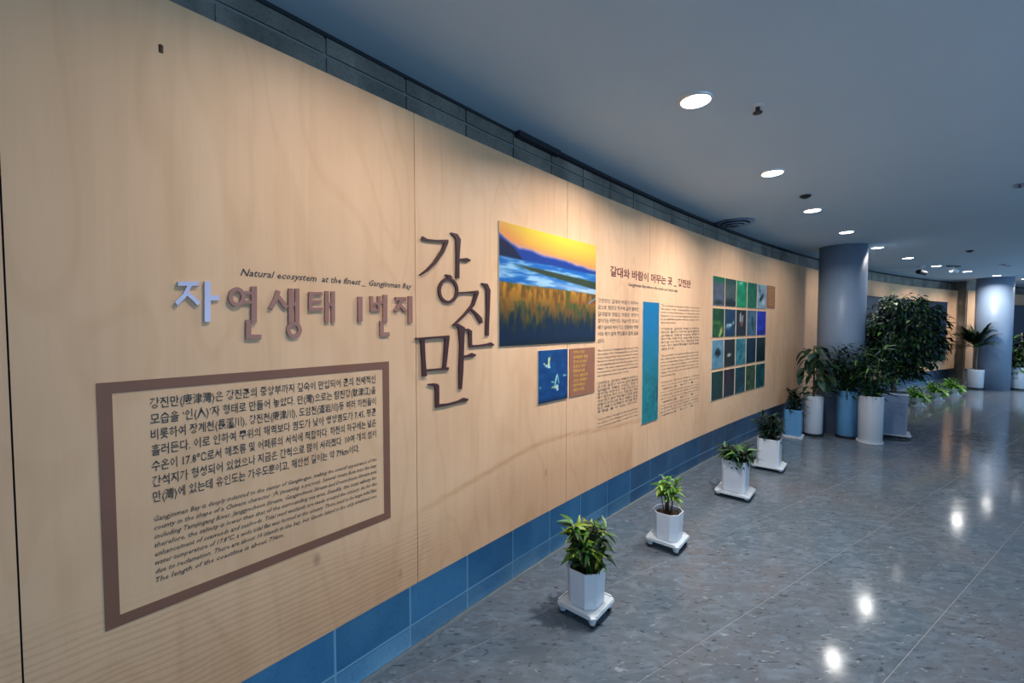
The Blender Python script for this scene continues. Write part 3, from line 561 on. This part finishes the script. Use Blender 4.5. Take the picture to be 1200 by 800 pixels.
mb = MB(); rect(mb, 6.92, 7.23, 1.885, 2.204, .0004, .006, org); mb.build('board', M['brown_card'], e)
text_rows('lettering', [(t, 6.97, 7.18, 2.17-i*.034, .024) for i, t in enumerate(GL[:8])], M['gold_ink'], .0072, parent=e, bold=.01, org=org)
# far dark boards
for a, b, lb in ((11.7, 16.75, 'long dark navy display board behind the ficus tree'), (19.3, 23.6, 'second dark display board at the right edge past the far column')):
    e = empty('display_board', P((a+b)/2, 0, .72)); tag(e, lb, 'display'); org = e.location.copy()
    mb = MB(); rect(mb, a, b, .72, 2.24, .0006, .05, org, .3); mb.build('board', M['navy'], e)
    mb = MB(); rect(mb, a-.02, b+.02, 2.241, 2.26, .0006, .055, org, .3); mb.build('top_rail', M['black'], e)
    mb = MB(); rect(mb, a-.02, b+.02, .70, .719, .0006, .055, org, .3); mb.build('bottom_rail', M['black'], e)
e = empty('screw', P(.313, .0006, 2.452)); tag(e, 'tiny dark screw hole mark near the top of the first wood sheet', 'screw')
MB().box((0, 0, 0), (.008, .008, .022)).build('head', M['dbark'], e)
# ---------------------------------------------------------------- planters and plants
def leaf(L, w, droop=.25, fold=.12, n=5, name='leaf', tip=1.0):
    V = []; F = []
    for i in range(n+1):
        t = i/n; ww = w/2*math.sin(math.pi*min(1, (t*.93+.05)**(.75*tip)))if 0 < i < n else (.0015 if i == 0 else .0004)
        x = L*t; z = -droop*L*t*t
        V += [(x, -ww, z+fold*ww*2), (x, 0, z), (x, ww, z+fold*ww*2)]
    for i in range(n):
        a = i*3; F += [(a, a+3, a+4, a+1), (a+1, a+4, a+5, a+2)]
    return V, F
def aim(p, az, el, roll=0, sc=1):
    return Matrix.Translation(p) @ Matrix.Rotation(az, 4, 'Z') @ Matrix.Rotation(-el, 4, 'Y') @ Matrix.Rotation(roll, 4, 'X') @ Matrix.Scale(sc, 4)
COLS = [(5.10, 6.62, .30), (12.40, 11.0, .335)]
def clear(e, mt, L):
    """leaf base and tip stay out of the columns and in front of the wall"""
    R = Matrix.Translation(e.location) @ Matrix.Rotation(e.rotation_euler[2], 4, 'Z')
    for v in ((0, 0, 0), (L*.5, 0, 0), (L, 0, -.3*L)):
        w = R @ (mt @ Vector(v))
        if any(math.hypot(w.x-cx, w.y-cy) < cr+.015 for cx, cy, cr in COLS): return False
        q = nearest_d(w)
        if q is None or q[0] < .07 or w.z < .02: return False
    return True
def dolly(x, y, rz, size, hgt, label):
    e = empty('plant_dolly', (x, y, 0), rz); tag(e, label, 'plant dolly', 'wheeled dollies under the planters')
    hs = size/2; m = MB()
    m.lathe([(hs-.006, hgt-.017), (hs, hgt-.014), (hs, hgt-.003), (hs-.006, hgt)], octagon(.16)); m.build('deck', M['deck'], e)
    m = MB()
    for sx in (-1, 1):
        m.box((0, sx*(hs-.006), hgt+.003), (size*.80, .010, .006)); m.box((sx*(hs-.006), 0, hgt+.003), (.010, size*.78, .006))
    m.build('raised_rim', M['deck'], e)
    for sx in (-1, 1):
        for sy in (-1, 1):
            px, py = sx*(hs-.030), sy*(hs-.030)
            c = MB().tube([(px, py, hgt-.017), (px, py, .024)], [.026, .017], 10).build('caster', M['deck'], e)
            MB().tube([(px-.009, py, .0145), (px+.009, py, .0145)], [.0145, .0145], 12).build('wheel', M['wheel'], c)
    return e
def pot(e, half, hgt, m='pot', shape=None, z0=0, taper=.9, soil=.03, band=False):
    sh = shape or octagon(.5)
    p = MB().lathe([(half*taper*.96, z0), (half*taper, z0+.006), (half, z0+hgt-.004), (half, z0+hgt), (half*.93, z0+hgt), (half*.90, z0+hgt-soil-.012)], sh).build('pot', M[m], e)
    if len(sh) > 12:
        for f in p.data.polygons:
            if len(f.vertices) == 4: f.use_smooth = True
    MB().lathe([(half*.90, z0+hgt-soil-.02), (half*.91, z0+hgt-soil-.003), (half*.5, z0+hgt-soil+.006)], sh).build('soil', M['soil'], e)
    if band: MB().lathe([(half*.985, z0+.03), (half*.99, z0+.045), (half*.93, z0+.045)], sh, False).build('rim_band', M['deck'], e)
    return z0+hgt-soil
def stem_cluster(e, z, n, spread, h0, h1, nl, LW, mats, individual=True, r=.004, stem='dbark', el=(-.1, 1.1), crown=.05, lean=.35, dr=(.2, .5)):
    rnd = random.Random(int(h1*1000)+n)
    V0, F0 = leaf(*LW); protos = []
    for mm in mats:
        for d_ in dr: 
            V1, F1 = leaf(LW[0], LW[1], d_, .15); me = mesh('leaf', V1, F1, True); me.materials.append(M[mm]); protos.append((me, V1, F1, mm))
    bulk = {mm: MB() for mm in mats}
    for i in range(n):
        a = 2*math.pi*i/n + rnd.uniform(-.3, .3); rr = spread*(.35+.65*rnd.random()); hh = rnd.uniform(h0, h1)
        b0 = Vector((math.cos(a)*rr*.45, math.sin(a)*rr*.45, z-.005)); top = Vector((math.cos(a)*rr*(1+lean), math.sin(a)*rr*(1+lean), z+hh)); mid = (b0+top)/2 + Vector((rnd.uniform(-.01, .01), rnd.uniform(-.01, .01), 0))
        MB().tube([b0, mid, top], [r*1.3, r, r*.8], 6).build('stem', M[stem], e, True)
        for k in range(nl):
            t = 1 - crown/hh*rnd.random() if hh > .01 else 1; p = mid.lerp(top, max(0, t*2-1)) if t > .5 else b0.lerp(mid, t*2)
            az = a*.3 + k*2.4 + rnd.uniform(-.3, .3); me, V1, F1, mm = rnd.choice(protos); sc = rnd.uniform(.7, 1.12)
            mt = aim(p, az, rnd.uniform(*el), rnd.uniform(-.5, .5), sc)
            if not clear(e, mt, LW[0]): continue
            if individual:
                o = bpy.data.objects.new('leaf', me); C.objects.link(o); o.parent = e; o.matrix_local = mt
            else: bulk[mm].add(V1, F1, mt)
    if not individual:
        for mm, mb in bulk.items():
            if mb.V: mb.build('foliage', M[mm], e, True)['kind'] = 'stuff'
AZ = math.radians(49.8)
# 1: nearest
def small_planter(x, y, half, hp, hd, dsize, dlabel, label, rz=AZ, taper=.93, z_gap=.001):
    dolly(x, y, rz, dsize, hd, dlabel)
    e = empty('potted_plant', (x, y, hd+.001), rz); tag(e, label, 'potted plant', 'potted plants in a row along the wall'); return e
e = small_planter(.425, 2.395, .098, .205, .072, .250, 'white wheeled dolly under the nearest potted plant', 'nearest potted plant, bushy yellow green lance leaves in a white octagonal pot')
z = pot(e, .098, .205, taper=.93)
stem_cluster(e, z, 22, .095, .08, .29, 15, (.098, .026), ('leaf_y', 'leaf_g', 'leaf_g', 'leaf_d'), r=.0035, crown=.10, el=(-.4, 1.0))
MB().box((.1, .03, .155), (.012, .03, .035)).build('tag', M['black'], e)
e = small_planter(1.165, 3.135, .098, .20, .072, .250, 'white wheeled dolly under the plant with tall bare stems', 'second potted plant from the front, small green tuft on bare stems in a white pot')
z = pot(e, .098, .20, taper=.93)
stem_cluster(e, z, 10, .06, .16, .30, 11, (.085, .026), ('leaf_b', 'leaf_g', 'leaf_y'), r=.0032, crown=.05, el=(-.5, 1.0), lean=.1)
e = small_planter(2.17, 4.09, .105, .30, .055, .31, 'white wheeled dolly under the third small planter', 'third potted plant from the front, low spreading green leaves in a square white pot')
z = pot(e, .105, .30, taper=.97, shape=octagon(.2))
stem_cluster(e, z, 30, .12, .04, .19, 12, (.10, .034), ('leaf_g', 'leaf_d', 'leaf_t'), r=.003, crown=.10, el=(-.6, .8), lean=.5)
MB().box((.1055, .02, .25), (.008, .03, .03)).build('tag', M['black'], e)
e = small_planter(2.97, 4.87, .112, .30, .055, .32, 'white wheeled dolly under the fourth small planter', 'fourth potted plant from the front, dark narrow upright leaves in a square white pot')
z = pot(e, .112, .30, taper=.97, shape=octagon(.2))
stem_cluster(e, z, 26, .095, .06, .30, 12, (.13, .022), ('leaf_d', 'leaf_t', 'leaf_d'), r=.003, crown=.16, el=(-.2, 1.2), lean=.35)
MB().box((.02, -.1125, .25), (.04, .008, .02)).build('tag', M['black'], e)
# pot near the wall with blue shade put into its colour
e = empty('potted_plant', (4.17, 6.275, 0), AZ); tag(e, 'planter with blue shade in its colour, tucked between the wall and the tall white planter', 'potted plant')
z = pot(e, .11, .38, 'pot_blue_shade', octagon(.2), .03, .97); MB().lathe([(.13, 0), (.13, .028)], octagon(.2)).build('saucer', M['deck'], e)
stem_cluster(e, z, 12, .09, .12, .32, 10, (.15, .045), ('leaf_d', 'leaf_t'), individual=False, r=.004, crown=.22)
# 5: tall white cylinder with large leaves
def tall(name_label, x, y, half, hgt, m='pot', shape=None, base='black', rz=AZ, foot=.035, bs=1.06):
    e = empty('potted_tree' if hgt > .6 else 'potted_plant', (x, y, 0), rz); tag(e, name_label, 'potted plant')
    MB().lathe([(half*bs*.96, 0), (half*bs, .008), (half*bs, foot-.001)], shape or circle(32)).build('base', M[base], e)
    return e, pot(e, half, hgt, m, shape or circle(32), foot, .96, .035)
e, z = tall('tall white round planter with a plant of large drooping dark leaves', 4.52, 6.36, .128, .56)
rnd = random.Random(5)
trunk = MB().tube([(0, 0, z-.02), (.01, 0, z+.3), (0, .01, z+.78)], [.014, .012, .007], 8).build('stem', M['dbark'], e, True)
V1, F1 = leaf(.26, .12, .55, .12); LM = [mesh('leaf', V1, F1, True), mesh('leaf', *leaf(.22, .10, .3, .1), True)]
LM[0].materials.append(M['leaf_d']); LM[1].materials.append(M['leaf_t'])
for i in range(85):
    h_ = rnd.uniform(.04, .78); az = i*2.4; rl = rnd.uniform(.06, .24)*(1.15-h_*.75)+.05
    p0 = Vector((0, 0, z+h_)); p1 = Vector((math.cos(az)*rl, math.sin(az)*rl, z+h_+rnd.uniform(-.04, .08)))
    mt = aim(p1, az+rnd.uniform(-.5, .5), rnd.uniform(-.9, .25), rnd.uniform(-.4, .4), rnd.uniform(.6, 1.0))
    if not clear(e, mt, .26): continue
    MB().tube([p0, p1], [.004, .003], 5).build('petiole', M['gstem'], e)
    o = bpy.data.objects.new('leaf', rnd.choice(LM)); C.objects.link(o); o.parent = e; o.matrix_local = mt
# white planter, its colour taken from the blue shade, just before the column
e, z = tall('tall planter with blue shade in its colour, right in front of the round column, feathery dark plant', 4.905, 6.215, .12, .66, 'pot_blue_shade')
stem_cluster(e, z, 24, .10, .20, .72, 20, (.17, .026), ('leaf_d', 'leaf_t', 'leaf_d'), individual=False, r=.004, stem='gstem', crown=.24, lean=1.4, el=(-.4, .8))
# 6: white round planter with feathery plant
e, z = tall('tall white round planter with dark feathery leaves, front of the cluster', 5.02, 5.93, .142, .63, base='deck')
stem_cluster(e, z, 24, .11, .22, .74, 20, (.17, .028), ('leaf_d', 'leaf_t', 'leaf_g', 'leaf_d'), individual=False, r=.004, stem='gstem', crown=.26, lean=1.3, el=(-.3, .8))
# 7: square grey planter with the big tree
dolly(5.69, 6.33, .9, .40, .05, 'white wheeled dolly under the square grey blue planter')
e = empty('potted_tree', (5.69, 6.33, .051), .9); tag(e, 'big dense ficus tree in a square grey blue planter, tallest plant', 'potted plant')
z = pot(e, .155, .60, 'pot_gray', octagon(.12), 0, .97)
MB().lathe([(.161, .575), (.161, .603)], octagon(.12), False).build('rim', M['pot'], e)
rnd = random.Random(11)
for q in range(3):
    a0 = q*2.09; pts = [(math.cos(a0+t*5)*.022, math.sin(a0+t*5)*.022, z+t*.62-.02) for t in [k/9 for k in range(10)]]
    MB().tube(pts, [.017]*10, 7).build('trunk', M['bark'], e, True)
br = []
for q in range(13):
    a = q*2.4; el_ = rnd.uniform(.25, 1.2); L_ = rnd.uniform(.35, .6); p0 = Vector((0, 0, z+.46+rnd.uniform(0, .14))); d = Vector((math.cos(a)*math.cos(el_), math.sin(a)*math.cos(el_), math.sin(el_)))
    p1 = p0 + d*L_*.5 + Vector((0, 0, .04)); p2 = p0 + d*L_
    MB().tube([p0, p1, p2], [.012, .008, .003], 6).build('branch', M['bark'], e, True)
cc = Vector((.10, -.06, z+.86)); V1, F1 = leaf(.088, .038, .35, .15, 3); F_ = [MB(), MB(), MB()]
clus = [Vector((rnd.gauss(0, 1), rnd.gauss(0, 1), rnd.gauss(0, 1))).normalized()*rnd.uniform(.5, 1) for _ in range(120)]
for i in range(5200):
    c0 = rnd.choice(clus); dd = Vector((rnd.gauss(0, .13), rnd.gauss(0, .13), rnd.gauss(0, .13))) + c0
    if dd.length > 1.12: dd *= 1/dd.length
    p = cc + Vector((dd.x*.50, dd.y*.50, dd.z*.60)); az = math.atan2(dd.y, dd.x)+rnd.uniform(-.9, .9)
    mt = aim(p, az, rnd.uniform(-1.1, .4), rnd.uniform(-.5, .5), rnd.uniform(.7, 1.25))
    if clear(e, mt, .088): F_[rnd.choice((0, 0, 0, 0, 0, 1, 1, 2))].add(V1, F1, mt)
for mb, mm in zip(F_, ('leaf_d', 'leaf_t', 'leaf_g')): mb.build('foliage', M[mm], e, True)['kind'] = 'stuff'
# small bright plants on the floor between the columns
for (x, y), lb in (((8.30, 8.68), 'bright green low plant in a small white pot, nearest of three past the ficus'), ((9.35, 9.35), 'bright green low plant in a small white pot, middle of three past the ficus'), ((10.35, 9.95), 'bright green low plant in a small white pot, farthest of three past the ficus')):
    e = empty('potted_plant', (x, y, 0), AZ+.2); tag(e, lb, 'potted plant', 'three small bright plants past the ficus'); 
    MB().lathe([(.12, 0), (.12, .02)], octagon(.3)).build('saucer', M['deck'], e)
    z = pot(e, .10, .15, 'pot', octagon(.5), .021, .85)
    stem_cluster(e, z, 16, .13, .06, .30, 13, (.16, .045), ('leaf_b', 'leaf_g', 'leaf_b'), individual=False, r=.004, stem='gstem', crown=.22, lean=.5, el=(-.7, .9))
# palm
e, z = tall('broad white planter with a fan palm on a thin trunk before the far column', 12.0, 11.0, .155, .47, base='black', bs=1.04)
MB().lathe([(.157, .46), (.160, .475), (.150, .475)], circle(32), False).build('rim', M['white'], e, True)
MB().tube([(0, 0, z-.02), (.01, 0, z+.3), (0, 0, z+.62)], [.025, .022, .03], 8).build('trunk', M['bark'], e, True)
rnd = random.Random(3); fol = MB(); V1, F1 = leaf(.36, .030, .35, .1, 4)
for i in range(38):
    az = i*2.4; el_ = rnd.uniform(.35, 1.4); p0 = Vector((0, 0, z+.58)); L_ = rnd.uniform(.38, .62)
    pts = [p0 + Vector((math.cos(az)*math.cos(el_)*L_*t, math.sin(az)*math.cos(el_)*L_*t, math.sin(el_)*L_*t - .25*t*t*L_*math.cos(el_))) for t in (0, .35, .7, 1)]
    if not clear(e, Matrix.Translation(pts[-1]), 0) or not clear(e, Matrix.Translation(pts[2]), 0): continue
    MB().tube(pts, [.006, .005, .003, .002], 5).build('frond_stalk', M['gstem'], e)
    for k in range(22):
        t = .25 + .75*k/21; p = pts[0].lerp(pts[-1], t) + Vector((0, 0, .02*math.sin(t*3))); mt = aim(p, az + (.75 if k % 2 else -.75)*(1.05-t*.7), el_-.35, 0, .55+.5*(1-abs(t-.5)))
        if clear(e, mt, .36): fol.add(V1, F1, mt)
fol.build('fronds', M['leaf_d'], e, True)['kind'] = 'stuff'
# far right trio
for x, y, half, hh, mm, lb in ((12.82, 11.28, .14, .52, 'pot_blue_shade', 'blue tall planter between the far column and the last white planter'), (12.92, 10.86, .155, .54, 'pot', 'white tall planter with broad leaves at the right edge of the photo'), (13.55, 11.05, .15, .54, 'pot_gray', 'grey tall planter cut off by the right edge')):
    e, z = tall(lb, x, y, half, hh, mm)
    stem_cluster(e, z, 11, .10, .20, .92 if mm != 'pot_blue_shade' else .5, 16, (.22, .11), ('leaf_d', 'leaf_g'), individual=False, r=.012, stem='bark', crown=.55, lean=.6, el=(-.8, .6))
# cable behind the square planter
o = MB().tube([(5.35, 6.22, .006), (5.42, 6.05, .006), (5.6, 6.0, .006), (5.9, 6.12, .006), (6.1, 6.4, .006)], [.005]*5, 6).build('cable', M['black'], None, True); tag(o, 'thin dark cable on the floor by the square grey planter', 'cable')
